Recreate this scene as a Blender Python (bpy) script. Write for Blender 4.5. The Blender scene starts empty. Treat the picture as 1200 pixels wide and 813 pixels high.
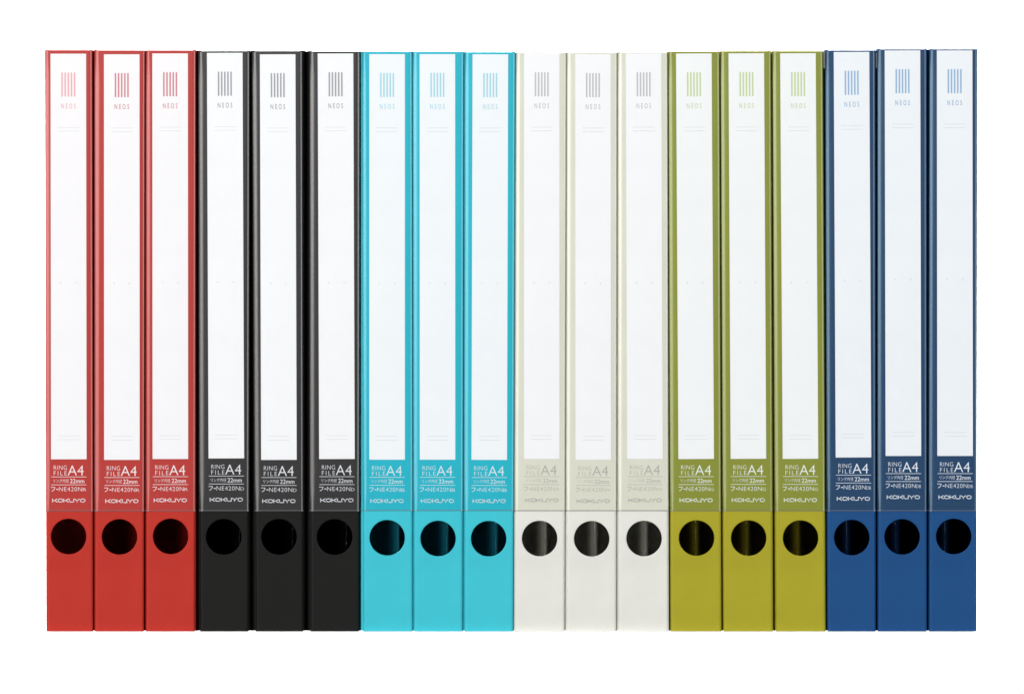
import bpy, bmesh, math, random
from mathutils import Vector
random.seed(7)
C = bpy.context.scene
COL = C.collection
S = 0.0004515            # metres per photograph pixel at the plane of the spines
MM = 0.001
BASE = 739.2             # photograph row of the shelf top
def X(px): return (px - 600.0) * S
def Z(py): return (BASE - py) * S

# ---------------------------------------------------------------- camera
cam_d = bpy.data.cameras.new('camera'); cam = bpy.data.objects.new('camera', cam_d); COL.objects.link(cam)
DIST = 6.0
cam.location = (0, -DIST, 0.002); cam.rotation_euler = (math.radians(90), 0, 0)
cam_d.sensor_width = 36; cam_d.lens = 36 * DIST / (1200 * S)
cam_d.shift_y = (Z(406.5) - 0.002) / (1200 * S)
cam_d.clip_start = 0.1; cam_d.clip_end = 60
C.camera = cam

# ---------------------------------------------------------------- world and lamps (studio)
w = bpy.data.worlds.new('World'); C.world = w; w.use_nodes = True
w.node_tree.nodes['Background'].inputs['Color'].default_value = (0.93, 0.97, 1.0, 1)
w.node_tree.nodes['Background'].inputs['Strength'].default_value = 0.14
def area(name, loc, target, sx, sy, power, col=(1, 1, 1)):
    d = bpy.data.lights.new(name, 'AREA'); d.shape = 'RECTANGLE'; d.size = sx; d.size_y = sy
    d.energy = power; d.color = col
    o = bpy.data.objects.new(name, d); COL.objects.link(o); o.location = loc
    o.rotation_euler = (Vector(target) - Vector(loc)).to_track_quat('-Z', 'Y').to_euler()
    return o
area('softbox_key', (-1.75, -2.0, 0.75), (0, 0, 0.2), 1.3, 1.3, 54, (1.0, 0.995, 0.98))
area('softbox_fill', (2.1, -2.3, 0.7), (0, 0, 0.2), 0.8, 1.5, 41, (0.97, 0.99, 1.0))
area('softbox_front', (-0.4, -3.2, 1.15), (0, 0, 0.2), 1.4, 0.6, 21)
area('added_backdrop_light', (0, 1.1, 2.3), (0, 2.2, 0.3), 2.6, 0.4, 230)  # added out of view to overexpose the backdrop to plain white
area('added_backdrop_light_low', (0, 1.0, -0.55), (0, 2.2, 0.1), 2.6, 0.3, 130)  # second added lamp, whitens the lower backdrop
C.view_settings.view_transform = 'Standard'; C.view_settings.look = 'None'
C.view_settings.exposure = 0.03; C.view_settings.gamma = 1.0
C.render.engine = 'CYCLES'
C.cycles.transparent_max_bounces = 16; C.cycles.max_bounces = 10

# ---------------------------------------------------------------- materials
def lin(c): return tuple(((v/255)/12.92 if v/255 <= 0.04045 else ((v/255+0.055)/1.055)**2.4) for v in c)
def new_mat(name):
    m = bpy.data.materials.new(name); m.use_nodes = True
    return m, m.node_tree, m.node_tree.nodes['Principled BSDF']
def plastic(name, rgb, rough=0.48, spec=0.35, grain=0.10, tint=0.05, k=1.0):
    m, t, p = new_mat(name)
    c = tuple(v*k for v in lin(rgb))
    co = t.nodes.new('ShaderNodeTexCoord')
    n1 = t.nodes.new('ShaderNodeTexNoise'); n1.inputs['Scale'].default_value = 38; n1.inputs['Detail'].default_value = 4
    n2 = t.nodes.new('ShaderNodeTexNoise'); n2.inputs['Scale'].default_value = 2600; n2.inputs['Detail'].default_value = 3
    t.links.new(co.outputs['Object'], n1.inputs['Vector']); t.links.new(co.outputs['Object'], n2.inputs['Vector'])
    mr = t.nodes.new('ShaderNodeMapRange'); mr.inputs['From Min'].default_value = 0.3; mr.inputs['From Max'].default_value = 0.7
    mr.inputs['To Min'].default_value = 1 - tint; mr.inputs['To Max'].default_value = 1 + tint
    t.links.new(n1.outputs['Fac'], mr.inputs['Value'])
    vm = t.nodes.new('ShaderNodeVectorMath'); vm.operation = 'SCALE'; vm.inputs[0].default_value = c
    t.links.new(mr.outputs['Result'], vm.inputs['Scale']); t.links.new(vm.outputs['Vector'], p.inputs['Base Color'])
    b = t.nodes.new('ShaderNodeBump'); b.inputs['Strength'].default_value = grain; b.inputs['Distance'].default_value = 0.0001
    t.links.new(n2.outputs['Fac'], b.inputs['Height']); t.links.new(b.outputs['Normal'], p.inputs['Normal'])
    r = t.nodes.new('ShaderNodeMapRange'); r.inputs['To Min'].default_value = rough-0.06; r.inputs['To Max'].default_value = rough+0.08
    t.links.new(n1.outputs['Fac'], r.inputs['Value']); t.links.new(r.outputs['Result'], p.inputs['Roughness'])
    p.inputs['Specular IOR Level'].default_value = spec
    return m
def film(name, tintcol, haze, sheen=(0.95, 0.97, 1.0)):
    """clear polypropylene sleeve: see-through, glossy, a little milky"""
    m = bpy.data.materials.new(name); m.use_nodes = True; t = m.node_tree
    for n in list(t.nodes):
        if n.type != 'OUTPUT_MATERIAL': t.nodes.remove(n)
    out = [n for n in t.nodes if n.type == 'OUTPUT_MATERIAL'][0]
    tr = t.nodes.new('ShaderNodeBsdfTransparent'); tr.inputs['Color'].default_value = (*tintcol, 1)
    df = t.nodes.new('ShaderNodeBsdfDiffuse'); df.inputs['Color'].default_value = (*[0.45*v+0.45 for v in sheen], 1)
    gl = t.nodes.new('ShaderNodeBsdfGlossy'); gl.inputs['Roughness'].default_value = 0.27
    gl.inputs['Color'].default_value = (*sheen, 1)
    co = t.nodes.new('ShaderNodeTexCoord'); mp = t.nodes.new('ShaderNodeMapping'); mp.inputs['Scale'].default_value = (60, 60, 9)
    nz = t.nodes.new('ShaderNodeTexNoise'); nz.inputs['Scale'].default_value = 1.5; nz.inputs['Detail'].default_value = 2
    t.links.new(co.outputs['Object'], mp.inputs['Vector']); t.links.new(mp.outputs['Vector'], nz.inputs['Vector'])
    bp = t.nodes.new('ShaderNodeBump'); bp.inputs['Strength'].default_value = 0.10; bp.inputs['Distance'].default_value = 0.0006
    t.links.new(nz.outputs['Fac'], bp.inputs['Height']); t.links.new(bp.outputs['Normal'], gl.inputs['Normal'])
    m1 = t.nodes.new('ShaderNodeMixShader'); m1.inputs['Fac'].default_value = haze
    t.links.new(tr.outputs[0], m1.inputs[1]); t.links.new(df.outputs[0], m1.inputs[2])
    lw = t.nodes.new('ShaderNodeLayerWeight'); lw.inputs['Blend'].default_value = 0.5   # facing = 1-|cos|
    pw = t.nodes.new('ShaderNodeMath'); pw.operation = 'POWER'; pw.inputs[1].default_value = 5
    ma = t.nodes.new('ShaderNodeMath'); ma.operation = 'MULTIPLY_ADD'; ma.inputs[1].default_value = 0.55; ma.inputs[2].default_value = 0.024
    t.links.new(lw.outputs['Facing'], pw.inputs[0]); t.links.new(pw.outputs[0], ma.inputs[0])
    m2 = t.nodes.new('ShaderNodeMixShader'); t.links.new(ma.outputs[0], m2.inputs['Fac'])
    t.links.new(m1.outputs[0], m2.inputs[1]); t.links.new(gl.outputs[0], m2.inputs[2])
    t.links.new(m2.outputs[0], out.inputs['Surface'])
    return m
def flat(name, rgb, rough=0.6, k=1.0, spec=0.2):
    m, t, p = new_mat(name)
    p.inputs['Base Color'].default_value = (*[v*k for v in lin(rgb)], 1)
    p.inputs['Roughness'].default_value = rough; p.inputs['Specular IOR Level'].default_value = spec
    return m
def paper(name):
    m, t, p = new_mat(name)
    co = t.nodes.new('ShaderNodeTexCoord'); n = t.nodes.new('ShaderNodeTexNoise'); n.inputs['Scale'].default_value = 55; n.inputs['Detail'].default_value = 6
    t.links.new(co.outputs['Object'], n.inputs['Vector'])
    r = t.nodes.new('ShaderNodeValToRGB'); r.color_ramp.elements[0].position = 0.3; r.color_ramp.elements[1].position = 0.7
    r.color_ramp.elements[0].color = (0.868, 0.874, 0.894, 1); r.color_ramp.elements[1].color = (0.895, 0.90, 0.916, 1)
    t.links.new(n.outputs['Fac'], r.inputs['Fac']); t.links.new(r.outputs['Color'], p.inputs['Base Color'])
    n2 = t.nodes.new('ShaderNodeTexNoise'); n2.inputs['Scale'].default_value = 900; t.links.new(co.outputs['Object'], n2.inputs['Vector'])
    b = t.nodes.new('ShaderNodeBump'); b.inputs['Strength'].default_value = 0.08; b.inputs['Distance'].default_value = 0.0001
    t.links.new(n2.outputs['Fac'], b.inputs['Height']); t.links.new(b.outputs['Normal'], p.inputs['Normal'])
    p.inputs['Roughness'].default_value = 0.7; p.inputs['Specular IOR Level'].default_value = 0.2
    return m
def white_board(name, v):
    m, t, p = new_mat(name)
    co = t.nodes.new('ShaderNodeTexCoord'); n = t.nodes.new('ShaderNodeTexNoise'); n.inputs['Scale'].default_value = 3
    t.links.new(co.outputs['Object'], n.inputs['Vector'])
    r = t.nodes.new('ShaderNodeMapRange'); r.inputs['To Min'].default_value = v-0.01; r.inputs['To Max'].default_value = v
    t.links.new(n.outputs['Fac'], r.inputs['Value']); t.links.new(r.outputs['Result'], p.inputs['Base Color'])
    p.inputs['Roughness'].default_value = 0.8; p.inputs['Specular IOR Level'].default_value = 0.1
    return m
PAPER = paper('label_paper')
FILMS = {k: film(k+'_clear_film', (0.985, 0.985, 0.985), 0.006, c) for k, c in {   # cover colour mirrored in the highlights is put into each film's gloss
    'red': (1.0, 0.78, 0.76), 'black': (1.0, 0.97, 0.95), 'turquoise': (0.65, 0.96, 1.0), 'white': (1.0, 1.0, 0.94),
    'green': (0.9, 1.0, 0.82), 'blue': (0.6, 0.88, 1.0)}.items()}
SEAM = film('shaded_welded_film', (0.86, 0.86, 0.86), 0.035)  # welded seam; the shadow line along it is put into its darker tint
RULE = flat('pale_grey_ink', (222, 226, 231), k=0.92)
DOT = flat('grey_ink_dot', (188, 190, 194), k=0.9)
STEEL = flat('grey_steel_clip', (170, 168, 168), rough=0.35)

# ---------------------------------------------------------------- helpers
def link(name, me, mat, parent=None, smooth=False):
    if mat and not me.materials: me.materials.append(mat)
    o = bpy.data.objects.new(name, me); COL.objects.link(o)
    if parent: o.parent = parent
    return o
def from_bm(bm, name):
    me = bpy.data.meshes.new(name); bm.to_mesh(me); bm.free(); return me
def box_bm(bm, x0, x1, y0, y1, z0, z1, bev=0.0):
    t = bmesh.new()
    vs = [t.verts.new((x, y, z)) for x in (x0, x1) for y in (y0, y1) for z in (z0, z1)]
    for f in ((0,1,3,2),(4,6,7,5),(0,4,5,1),(2,3,7,6),(0,2,6,4),(1,5,7,3)): t.faces.new([vs[i] for i in f])
    bmesh.ops.recalc_face_normals(t, faces=t.faces)
    if bev: bmesh.ops.bevel(t, geom=list(t.edges), offset=bev, segments=2, affect='EDGES', profile=0.5)
    me = bpy.data.meshes.new('t'); t.to_mesh(me); t.free(); bm.from_mesh(me); bpy.data.meshes.remove(me)
def sheet(bm, outer, inner, zs):
    """closed shell between two plan paths; outer(z)/inner(z) give lists of (x,y)"""
    n = len(outer(zs[0])); vo = []; vi = []
    for z in zs:
        zo = z
        vo.append([bm.verts.new((x, y, zo)) for x, y in outer(z)])
        vi.append([bm.verts.new((x, y, zo)) for x, y in inner(z)])
    for k in range(len(zs)-1):
        for i in range(n-1):
            for f, a in ((vo, 0), (vi, 1)):
                q = [f[k][i], f[k][i+1], f[k+1][i+1], f[k+1][i]]
                if a: q.reverse()
                bm.faces.new(q).smooth = True
        for i, fl in ((0, 0), (n-1, 1)):
            q = [vo[k][i], vo[k+1][i], vi[k+1][i], vi[k][i]]
            if fl: q.reverse()
            bm.faces.new(q)
    for k, fl in ((0, 1), (len(zs)-1, 0)):
        for i in range(n-1):        # the cut edge has corners of its own so that shading does not bleed over it
            q = [bm.verts.new(v.co) for v in (vo[k][i], vo[k][i+1], vi[k][i+1], vi[k][i])]
            if fl: q.reverse()
            bm.faces.new(q)
_tc = {}
def text_mesh(body, x0, x1, z0, z1, offset=0.0, spacing=1.0):
    """glyph outlines fitted into a box, as flat faces in the xz plane; returns verts, faces"""
    key = (body, offset, spacing)
    if key not in _tc:
        cu = bpy.data.curves.new('text', 'FONT'); cu.body = body; cu.offset = offset; cu.space_character = spacing
        cu.resolution_u = 4; cu.fill_mode = 'FRONT'
        o = bpy.data.objects.new('text', cu); COL.objects.link(o)
        dg = bpy.context.evaluated_depsgraph_get(); dg.update()
        me = bpy.data.meshes.new_from_object(o.evaluated_get(dg))
        _tc[key] = ([tuple(v.co) for v in me.vertices], [tuple(p.vertices) for p in me.polygons])
        bpy.data.objects.remove(o); bpy.data.meshes.remove(me); bpy.data.curves.remove(cu)
    vs, fs = _tc[key]
    a = min(v[0] for v in vs); b = max(v[0] for v in vs); c = min(v[1] for v in vs); d = max(v[1] for v in vs)
    return [((v[0]-a)/(b-a)*(x1-x0)+x0, (v[1]-c)/(d-c)*(z1-z0)+z0) for v in vs], fs
def add_text(bm, y, *a, **k):
    vs, fs = text_mesh(*a, **k)
    bv = [bm.verts.new((x, y, z)) for x, z in vs]
    for f in fs:
        try:
            q = bm.faces.new([bv[i] for i in f]); q.normal_update()
            if q.normal.y > 0: q.normal_flip()
        except ValueError: pass
def add_rect(bm, x0, x1, z0, z1, y):
    bm.faces.new([bm.verts.new(v) for v in ((x0, y, z0), (x1, y, z0), (x1, y, z1), (x0, y, z1))])
def add_stroke(bm, pts, wd, y, sx, sz, ox, oz):
    for (xa, za), (xb, zb) in zip(pts[:-1], pts[1:]):
        xa, xb = ox+xa*sx, ox+xb*sx; za, zb = oz+za*sz, oz+zb*sz
        L = math.hypot(xb-xa, zb-za); dx, dz = (xb-xa)/L*wd/2, (zb-za)/L*wd/2
        y -= 1e-7
        bm.faces.new([bm.verts.new(v) for v in ((xa-dx+dz, y, za-dz-dx), (xb+dx+dz, y, zb+dz-dx), (xb+dx-dz, y, zb+dz+dx), (xa-dx-dz, y, za-dz+dx))])

# ---------------------------------------------------------------- setting
bm = bmesh.new(); box_bm(bm, -1.6, 1.6, -0.004, 0.275, -0.9, 0.0, 0.0015)
o = link('shelf', from_bm(bm, 'shelf'), white_board('white_shelf_lacquer', 0.97)); o['kind'] = 'structure'
bm = bmesh.new()   # seamless white paper sweep behind
prof = [(2.2, 3.2), (2.2, -0.6)] + [(2.2-0.4*(1-math.cos(a)), -0.6-0.4*math.sin(a)) for a in [math.pi/2*i/10 for i in range(1, 11)]] + [(-0.3, -1.0)]
rows = [[bm.verts.new((x, y, z)) for x in (-3, 3)] for y, z in prof]
for a, b in zip(rows[:-1], rows[1:]): bm.faces.new((a[0], a[1], b[1], b[0])).smooth = True
o = link('backdrop', from_bm(bm, 'backdrop'), white_board('white_paper_backdrop', 0.9)); o['kind'] = 'structure'

# ---------------------------------------------------------------- ring files
R = 1.5*MM       # radius of the folded spine edges
T = 1.3*MM       # board thickness
def lerp(a, b, t): return a + (b-a)*t
ROWS = [  # spine edges below, spine edges above, label left above / below, label top row, hole centre, top row
 (53.8,108.9,52.4,107.5, 59.2,59.8,63.3, 80.4,628.4,58.8),(110.9,168.3,111.3,169.3,121.8,122,64,140,628.8,59),(171,228.3,171.3,228.9,178.5,178.8,63,200,628.2,59),
 (234.4,291,233,292,242.5,244.4,62.3,262.2,628.8,60),(299.8,355.3,296,354,304.5,306,64,327,628.8,60),(363.6,420.4,363.5,421.2,372.3,374,63,392.1,629,60.5),
 (425.8,483.5,424.7,482.5,432.8,432.8,63.8,453.8,629.8,60.8),(485.1,542,484.4,543,491.7,491.9,63.8,513.4,630.7,60.8),(544.1,601.2,545.3,603.5,553.8,552.5,64,572.7,630.9,61.2),
 (602.9,661.5,605.5,663.4,614,614,63,632.4,630.7,62),(663.5,722,665,722.8,674,674.4,64,693.4,631,62),(724.5,783.6,724.9,782,733.3,735,63,754.8,630.7,61.3),
 (786.2,845.3,783.8,842.8,792.2,795,63,816.3,630.2,60.5),(848,905.7,845,903.3,853.7,856.2,62.8,877.4,630.2,60),(909.4,967.5,905.8,964,914.2,917.2,62.8,938.2,630.2,60),
 (969.8,1026.3,967.8,1025.5,977,979.3,61.2,998.2,629.6,59),(1028.9,1086.2,1029,1085.8,1036.7,1037.8,59.4,1057.2,628.8,57.7),(1088.7,1144.6,1090,1145.5,1097.8,1098.4,59.4,1117.7,628.3,57.7)]
COLOURS = {  # board colour, label ink, lettering colour, code
 'red':       ((181,47,36), (180,40,32),  (214,128,142), (246,236,238), 'R'),
 'black':     ((19,18,17), (20,19,22),   (160,160,168), (226,227,232), 'D'),
 'turquoise': ((60,187,202), (0,178,198), (172,220,234), (214,232,236), 'B'),
 'white':     ((219,218,210), (216,216,200),(196,196,200), (176,176,168), 'W'),
 'green':     ((163,155,38), (134,140,34), (203,219,160), (236,242,232), 'G'),
 'blue':      ((22,73,126), (4,53,95),  (152,186,222), (232,238,246), 'DB')}
ORDER = ['red']*3 + ['black']*3 + ['turquoise']*3 + ['white']*3 + ['green']*3 + ['blue']*3
MATS = {}
for k, (b, back, ink, let, code) in COLOURS.items():
    MATS[k] = (plastic(k+'_board', b, rough=0.5 if k != 'black' else 0.55, spec=0.15),
               flat(k+'_label_ink', ink, k=0.9), flat(k+'_lettering', let, k=0.95),
               plastic(k+'_backing', back, rough=0.5, spec=0.12, grain=0.06, tint=0.03))
MATS['first_red_ink'] = flat('pale_pink_ink', (240, 176, 182), k=0.92)  # lighter ink for the first label
LABELS = [
 'red ring file at the left end of the row, with pale pink label stripes',
 'middle one of the three red ring files, between two other red ones',
 'red ring file whose right neighbour is a black one',
 'black ring file standing directly beside the last red one',
 'middle one of the three black ring files, wide dark gaps on both sides',
 'black ring file whose right neighbour is turquoise',
 'turquoise ring file standing directly beside a black one',
 'middle one of the three turquoise ring files',
 'turquoise ring file whose right neighbour is off-white',
 'off-white ring file standing directly beside a turquoise one',
 'middle one of the three off-white ring files with grey lettering',
 'off-white ring file whose right neighbour is olive green',
 'olive green ring file standing directly beside an off-white one',
 'middle one of the three olive green ring files',
 'olive green ring file whose right neighbour is dark blue',
 'dark blue ring file standing directly beside an olive green one',
 'middle one of the three dark blue ring files',
 'dark blue ring file at the right end of the row']

def ring_file(i):
    bL, bR, tL, tR, lT, lB, lTop, hx, hy, top = ROWS[i]
    kind = ORDER[i]; board, ink, letter, backing = MATS[kind]; code = COLOURS[kind][4]
    if i == 0: ink = MATS['first_red_ink']
    rnd = random.Random(100+i)
    cx = X((bL+bR)/2); H = Z(top)
    root = bpy.data.objects.new('ring_file', None); COL.objects.link(root); root.location = (cx, 0, 0)
    root.empty_display_size = 0.02
    root['label'] = LABELS[i]; root['category'] = 'ring file'; root['group'] = 'ring files standing upright in a row'
    def xl(z): return lerp(X(bL), X(tL), z/H) - cx
    def xr(z): return lerp(X(bR), X(tR), z/H) - cx
    # ---- spine with the finger hole
    hX = X(hx)-cx; hZ = Z(hy); hr = 20.7*S; N = 72; bv = 0.45*MM
    bm = bmesh.new()
    def q(pts, sm=False, flip=False):
        vs = [bm.verts.new(p) for p in (reversed(pts) if flip else pts)]
        f = bm.faces.new(vs); f.smooth = sm
    z0, z1 = hZ-25*S, hZ+25*S
    fy, by = 0.0, T
    for (za, zb) in ((0, z0), (z1, H)):
        for y, fl in ((fy, False), (by, True)):
            q([(xl(za)+R, y, za), (xr(za)-R, y, za), (xr(zb)-R, y, zb), (xl(zb)+R, y, zb)], flip=fl)
    circ = lambda r, y: [(hX+r*math.cos(2*math.pi*k/N), y, hZ+r*math.sin(2*math.pi*k/N)) for k in range(N)]
    def rect(y):
        out = []
        for k in range(N):
            a = 2*math.pi*k/N; c, s = math.cos(a), math.sin(a)
            t = min((((xr(hZ)-R-hX)/c) if c > 1e-9 else 1e9), (((xl(hZ)+R-hX)/c) if c < -1e-9 else 1e9),
                    ((z1-hZ)/s if s > 1e-9 else 1e9), ((z0-hZ)/s if s < -1e-9 else 1e9))
            out.append([hX+c*t, y, hZ+s*t])
        for cxx, czz in ((xr(z1)-R, z1), (xl(z1)+R, z1), (xl(z0)+R, z0), (xr(z0)-R, z0)):   # snap the nearest to each corner
            j = min(range(N), key=lambda k: (out[k][0]-cxx)**2+(out[k][2]-czz)**2); out[j] = [cxx, y, czz]
        return out
    loops = [[bm.verts.new(p) for p in lp] for lp in (rect(fy), circ(hr+bv, fy), circ(hr+0.3*bv, fy+0.3*bv), circ(hr, fy+bv), circ(hr, by), rect(by))]
    for li, (a, b) in enumerate(zip(loops[:-1], loops[1:])):
        for k in range(N):
            j = (k+1) % N
            bm.faces.new((a[k], a[j], b[j], b[k])).smooth = li in (1, 2, 3)
    for side in (0, 1):
        xe = xl if side == 0 else xr; sg = 1 if side == 0 else -1
        for (za, zb) in ((0, z0), (z0, z1), (z1, H)):
            n = 8
            ra = []; rb = []
            for m in range(n+1):
                a = math.pi/2*m/n
                for lst, z in ((ra, za), (rb, zb)):
                    lst.append((xe(z)+sg*(R-R*math.sin(a)), R-R*math.cos(a), z))
            va = [bm.verts.new(p) for p in ra]; vb = [bm.verts.new(p) for p in rb]
            for m in range(n):
                f = bm.faces.new((va[m], va[m+1], vb[m+1], vb[m]) if side == 1 else (va[m+1], va[m], vb[m], vb[m+1])); f.smooth = True
    # top and bottom edge of the board
    for z, fl in ((0, True), (H, False)):
        q([(xl(z)+R, fy, z), (xr(z)-R, fy, z), (xr(z)-R, by, z), (xl(z)+R, by, z)], flip=fl)
        for xe, sg in ((xl, 1), (xr, -1)):
            pts = [(xe(z)+sg*(R-R*math.sin(math.pi/2*m/8)), R-R*math.cos(math.pi/2*m/8), z) for m in range(9)] + [(xe(z)+sg*R, R, z)]
            q(pts, flip=(fl != (sg == 1)))
    me = from_bm(bm, 'spine'); spine = link('spine', me, board, root)
    # ---- covers, shaped to shut backdrop light out: bowed into the gaps, lapped behind
    def gaps(side):
        if side < 0:
            if i == 0: return (0.0, 0.0)
            p = ROWS[i-1]; return (max((bL-p[1])*S/2, 0.2*MM), max((tL-p[3])*S/2, 0.2*MM))
        if i == 17: return (0.0, 0.0)
        p = ROWS[i+1]; return (max((p[0]-bR)*S/2, 0.2*MM), max((p[2]-tR)*S/2, 0.2*MM))
    for side, nm in ((-1, 'front_cover'), (1, 'back_cover')):
        g0, g1 = gaps(side); outerside = (i == 0 and side < 0) or (i == 17 and side > 0)
        gape = {0: 11.0, 1: 5.0, 2: 5.0, 9: 3.0, 10: 4.2, 11: 4.2, 6: 1.4, 7: 1.2, 8: 1.3}.get(i, 2.0)  # opening width sets how much light gets in behind the hole
        fd = {'black': 6, 'white': 3.5, 'turquoise': 3.0}.get(kind, 7)*MM
        hz = H + rnd.uniform(0.05, 0.4)*MM
        def path(z, off=0.0):
            g = lerp(g0, g1, z/H); e = xl(z) if side < 0 else xr(z)
            if outerside: key = [(R, 0), (12*MM, -0.2*MM), (45*MM, -0.5*MM), (110*MM, -2.5*MM)]
            elif side < 0: key = [(R, 0), (0.35*fd, 0.35*g), (fd, g+0.3*MM), (fd+10*MM, g), (45*MM, g-0.45*MM), (110*MM, g-1.2*MM)]
            else: key = [(R, 0), (0.35*fd, 0.2*g), (fd, g-0.38*MM), (fd+18*MM, g), (45*MM, g+0.25*MM), (110*MM, g-1.2*MM)]
            pts = [(e + side*d - side*off, y) for y, d in key]
            mid = (xl(z)+xr(z))/2
            if side < 0: pts += [(mid - 3.2*MM + off, 0.16), (mid + 7.4*MM + off, 0.24)]     # lapped at the fore edge to keep the hole dark
            else:                                             # gape added higher up to let some light into the hole
                gp = min(1, max(0, (z-0.075)/0.06)); gp = gp*gp*(3-2*gp)
                pts += [(mid + (7.0+1.5*gp)*MM - off, 0.13), (mid + (4.505+gape*gp)*MM - off, 0.2)]
            return pts
        bm = bmesh.new()
        zs = [0.0002] + [H*k/16 for k in range(1, 16)] + [hz]
        f1 = lambda z: path(z, 0.0); f2 = lambda z: path(z, 1.2*MM)
        (sheet(bm, f1, f2, zs))
        link(nm, from_bm(bm, nm), board, root)
    # ---- coloured backing sheet of the sleeve, wrapped round the spine edges
    def bpath(z, off):
        r = R + off
        return ([(xl(z)+R-r*math.cos(math.pi/2*m/8), R-r*math.sin(math.pi/2*m/8)) for m in range(9)] +
                [(xr(z)-R+r*math.sin(math.pi/2*m/8), R-r*math.cos(math.pi/2*m/8)) for m in range(9)])
    bm = bmesh.new(); sheet(bm, lambda z: bpath(z, 0.05*MM), lambda z: bpath(z, 0.012*MM), [Z(597.6), H-0.35*MM])
    link('backing_sheet', from_bm(bm, 'backing_sheet'), backing, root)
    # ---- label card
    wl = 41.7*S; lt = Z(lTop); lb = Z(lTop+474.6)
    card = bpy.data.objects.new
    bm = bmesh.new(); box_bm(bm, -wl/2, wl/2, -0.24*MM, -0.06*MM, -(lt-lb)/2, (lt-lb)/2)
    cardo = link('label_card', from_bm(bm, 'label_card'), PAPER, root)
    ccx = X((lT+lB)/2+20.85)-cx
    cardo.location = (ccx, 0, (lt+lb)/2)
    cardo.rotation_euler = (0, -math.atan2((lT-lB)*S, lt-lb)*-1, 0)
    yy = -0.255*MM; hh = (lt-lb)/2
    px = lambda v: v*S
    for k in range(5):
        bm = bmesh.new()
        xc = px((k-2)*3.66); add_rect(bm, xc-px(0.88), xc+px(0.88), hh-px(50.2), hh-px(22), yy)
        link('logo_stripe', from_bm(bm, 'logo_stripe'), ink, cardo)
    bm = bmesh.new(); add_text(bm, yy, 'NEOS', px(-8.5), px(8.6), hh-px(64.3), hh-px(58.3), spacing=1.7, offset=0.012)
    link('logo_lettering', from_bm(bm, 'logo_lettering'), ink, cardo)
    for d in (86.3, 90.6, 447.2, 451.6):
        bm = bmesh.new(); add_rect(bm, px(-12.6), px(12.6), hh-px(d+0.3), hh-px(d-0.3), yy)
        link('ruled_line', from_bm(bm, 'ruled_line'), RULE, cardo)
    for sx in (-1, 1):
        bm = bmesh.new(); bmesh.ops.create_circle(bm, cap_ends=True, segments=12, radius=px(0.65))
        for v in bm.verts: v.co = (v.co.x+sx*px(9.1), yy, v.co.y+hh-px(268.2))
        for f in bm.faces:
            f.normal_update()
            if f.normal.y > 0: f.normal_flip()
        link('fold_mark', from_bm(bm, 'fold_mark'), DOT, cardo)
    # ---- lettering printed on the spine below the card; (x, y) are pixels from the card's lower left corner
    bm = bmesh.new(); ox = X(lB)-cx; oz = lb; y = -0.065*MM
    TB = lambda s, x0, x1, y0, y1, **k: add_text(bm, y, s, ox+px(x0), ox+px(x1), oz-px(y1), oz-px(y0), **k)
    TB('RING', 3.2, 18.6, 7.3, 12.2, offset=-0.012, spacing=1.1); TB('FILE', 3.2, 18.6, 13.9, 18.8, spacing=1.35, offset=-0.012)
    TB('A4', 19.6, 38.2, 7.2, 18.8, offset=-0.008)
    add_rect(bm, ox+px(0.3), ox+px(41.5), oz-px(20.95), oz-px(20.4), y)
    TB('リング内径', 2.6, 20.8, 23.1, 27.4, offset=-0.006); TB('22mm', 22.3, 39.0, 22.9, 27.9, offset=0.004)
    add_rect(bm, ox+px(0.3), ox+px(41.5), oz-px(30.2), oz-px(29.65), y)
    TB('フ', 0.0, 5.0, 32.5, 37.6, offset=0.006); add_rect(bm, ox+px(6.2), ox+px(8.6), oz-px(35.6), oz-px(34.6), y)
    TB('NE420N', 9.4, 36.4 if len(code) == 1 else 35.2, 32.5, 37.4, offset=-0.012, spacing=1.08); TB(code, 37.4 if len(code) == 1 else 36, 41.4, 33.7, 37.4, offset=-0.012)
    # wide maker's lettering from strokes
    cw, ch = 39.2/6, 4.4; sw = px(0.86)
    GL = {'K': [[(0,0),(0,1)], [(0.12,0.5),(0.34,0.5),(0.86,1)], [(0.34,0.5),(0.88,0)]],
          'O': [[(0.22,0),(0.64,0),(0.86,0.28),(0.86,0.72),(0.64,1),(0.22,1),(0.02,0.72),(0.02,0.28),(0.22,0)]],
          'U': [[(0,1),(0,0.3),(0.2,0),(0.86,0),(0.86,1)]], 'Y': [[(0,1),(0.42,0.42),(0.86,1)], [(0.42,0.42),(0.42,0)]]}
    for n, ch_ in enumerate('KOKUYO'):
        for st in GL[ch_]:
            add_stroke(bm, st, sw, y, px(cw*0.93), px(ch-0.9), ox+px(1.8+n*cw), oz-px(50.0))
    link('spine_lettering', from_bm(bm, 'spine_lettering'), letter, spine)
    # ---- clear sleeve round the spine
    pb = Z(598.2 if kind != 'turquoise' else 597.8); pt = H - 0.5*MM
    aL = rnd.uniform(3.1, 3.7)*MM; aR = rnd.uniform(1.7, 2.2)*MM; ph = rnd.uniform(0, 6.28); bulge = rnd.uniform(0.25, 0.45)*MM
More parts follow.
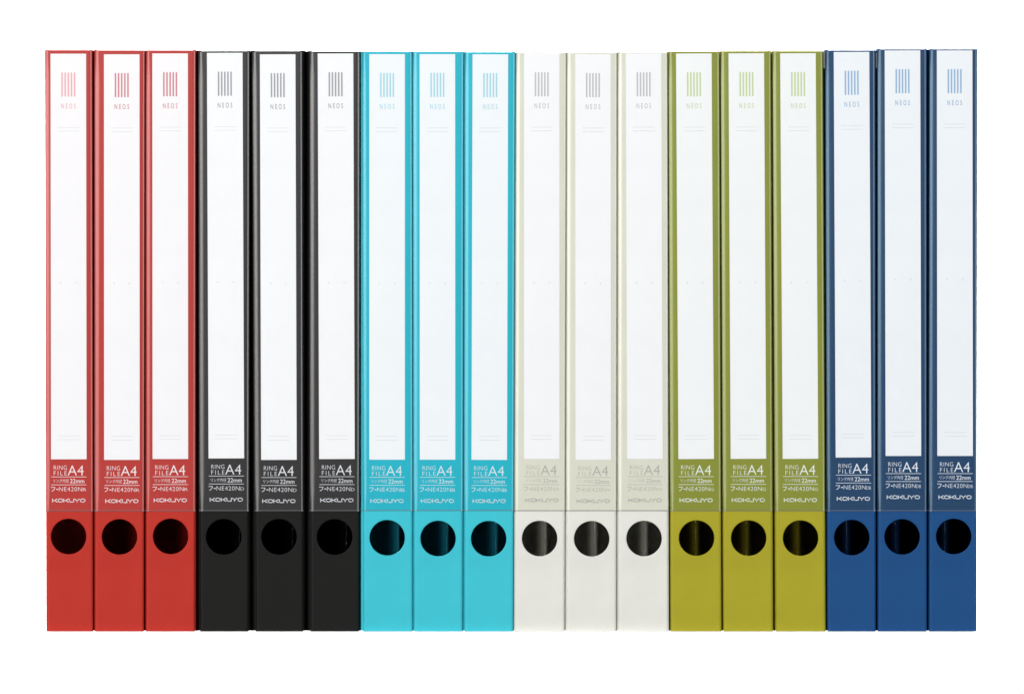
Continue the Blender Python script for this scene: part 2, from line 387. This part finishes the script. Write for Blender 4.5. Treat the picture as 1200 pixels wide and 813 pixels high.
    def ppath(z, off):
        u = (z-pb)/(pt-pb)
        end = min(1.0, min(u, 1-u)/0.07); end = end*end*(3-2*end)
        a = aL*(0.72+0.28*end) + 0.18*MM*math.sin(5*u+ph)
        d = 0.55*MM
        xL = xl(z)-0.42*MM+off; xR = xr(z)+0.30*MM-off; f = -d + off
        pts = []
        dy = 1.3*MM; bL_ = 0.85*MM; bR_ = 0.45*MM
        for m in range(5):
            t = math.pi/2*m/4; pts.append((xL+0.35*MM*(1-math.cos(t)), dy-(dy-f-bL_)*math.sin(t)))
        for m in range(1, 13):
            s = 1-m/12; pts.append((xL+0.35*MM+(a-0.35*MM)*m/12, f+bL_*s*s))
        mid = 8
        xa, xb = xL+a, xR-aR
        for m in range(1, mid): 
            s = m/mid; pts.append((lerp(xa, xb, s), f - bulge*0.25*end*math.sin(math.pi*s)))
        for m in range(0, 12):
            s = m/12; pts.append((xb+(aR-0.35*MM)*m/12, f+bR_*s*s))
        for m in range(5):
            t = math.pi/2*(1-m/4); pts.append((xR-0.35*MM*(1-math.cos(t)), dy-(dy-f-bR_)*math.sin(t)))
        return pts
    bm = bmesh.new()
    sheet(bm, lambda z: ppath(z, 0.0), lambda z: ppath(z, 0.12*MM), [lerp(pb, pt, k/70) for k in range(71)])
    sleeve = link('clear_sleeve', from_bm(bm, 'clear_sleeve'), FILMS[kind], root)
    bm = bmesh.new()
    sheet(bm, lambda z: ppath(z, -0.12*MM), lambda z: ppath(z, -0.02*MM), [pb-0.25*MM, pb+0.45*MM])
    link('sleeve_seam', from_bm(bm, 'sleeve_seam'), SEAM, sleeve)
    if i in (15, 16):   # grey clip showing in the gap on the left
        bm = bmesh.new(); xg = X((tL + ROWS[i-1][3])/2) - cx
        if i == 15: box_bm(bm, xg-0.35*MM, xg+0.35*MM, 1.9*MM, 6*MM, Z(80), Z(61.5), 0.08*MM)
        else:
            for k in range(9): box_bm(bm, xg-0.32*MM, xg+0.32*MM, 1.9*MM, 6*MM, Z(79.5-2*k), Z(78.4-2*k))
            box_bm(bm, xg-0.2*MM, xg+0.2*MM, 2.6*MM, 5.6*MM, Z(79.6), Z(61.6))
        link('edge_clip', from_bm(bm, 'edge_clip'), STEEL, root)
    return root
for i in range(18): ring_file(i)
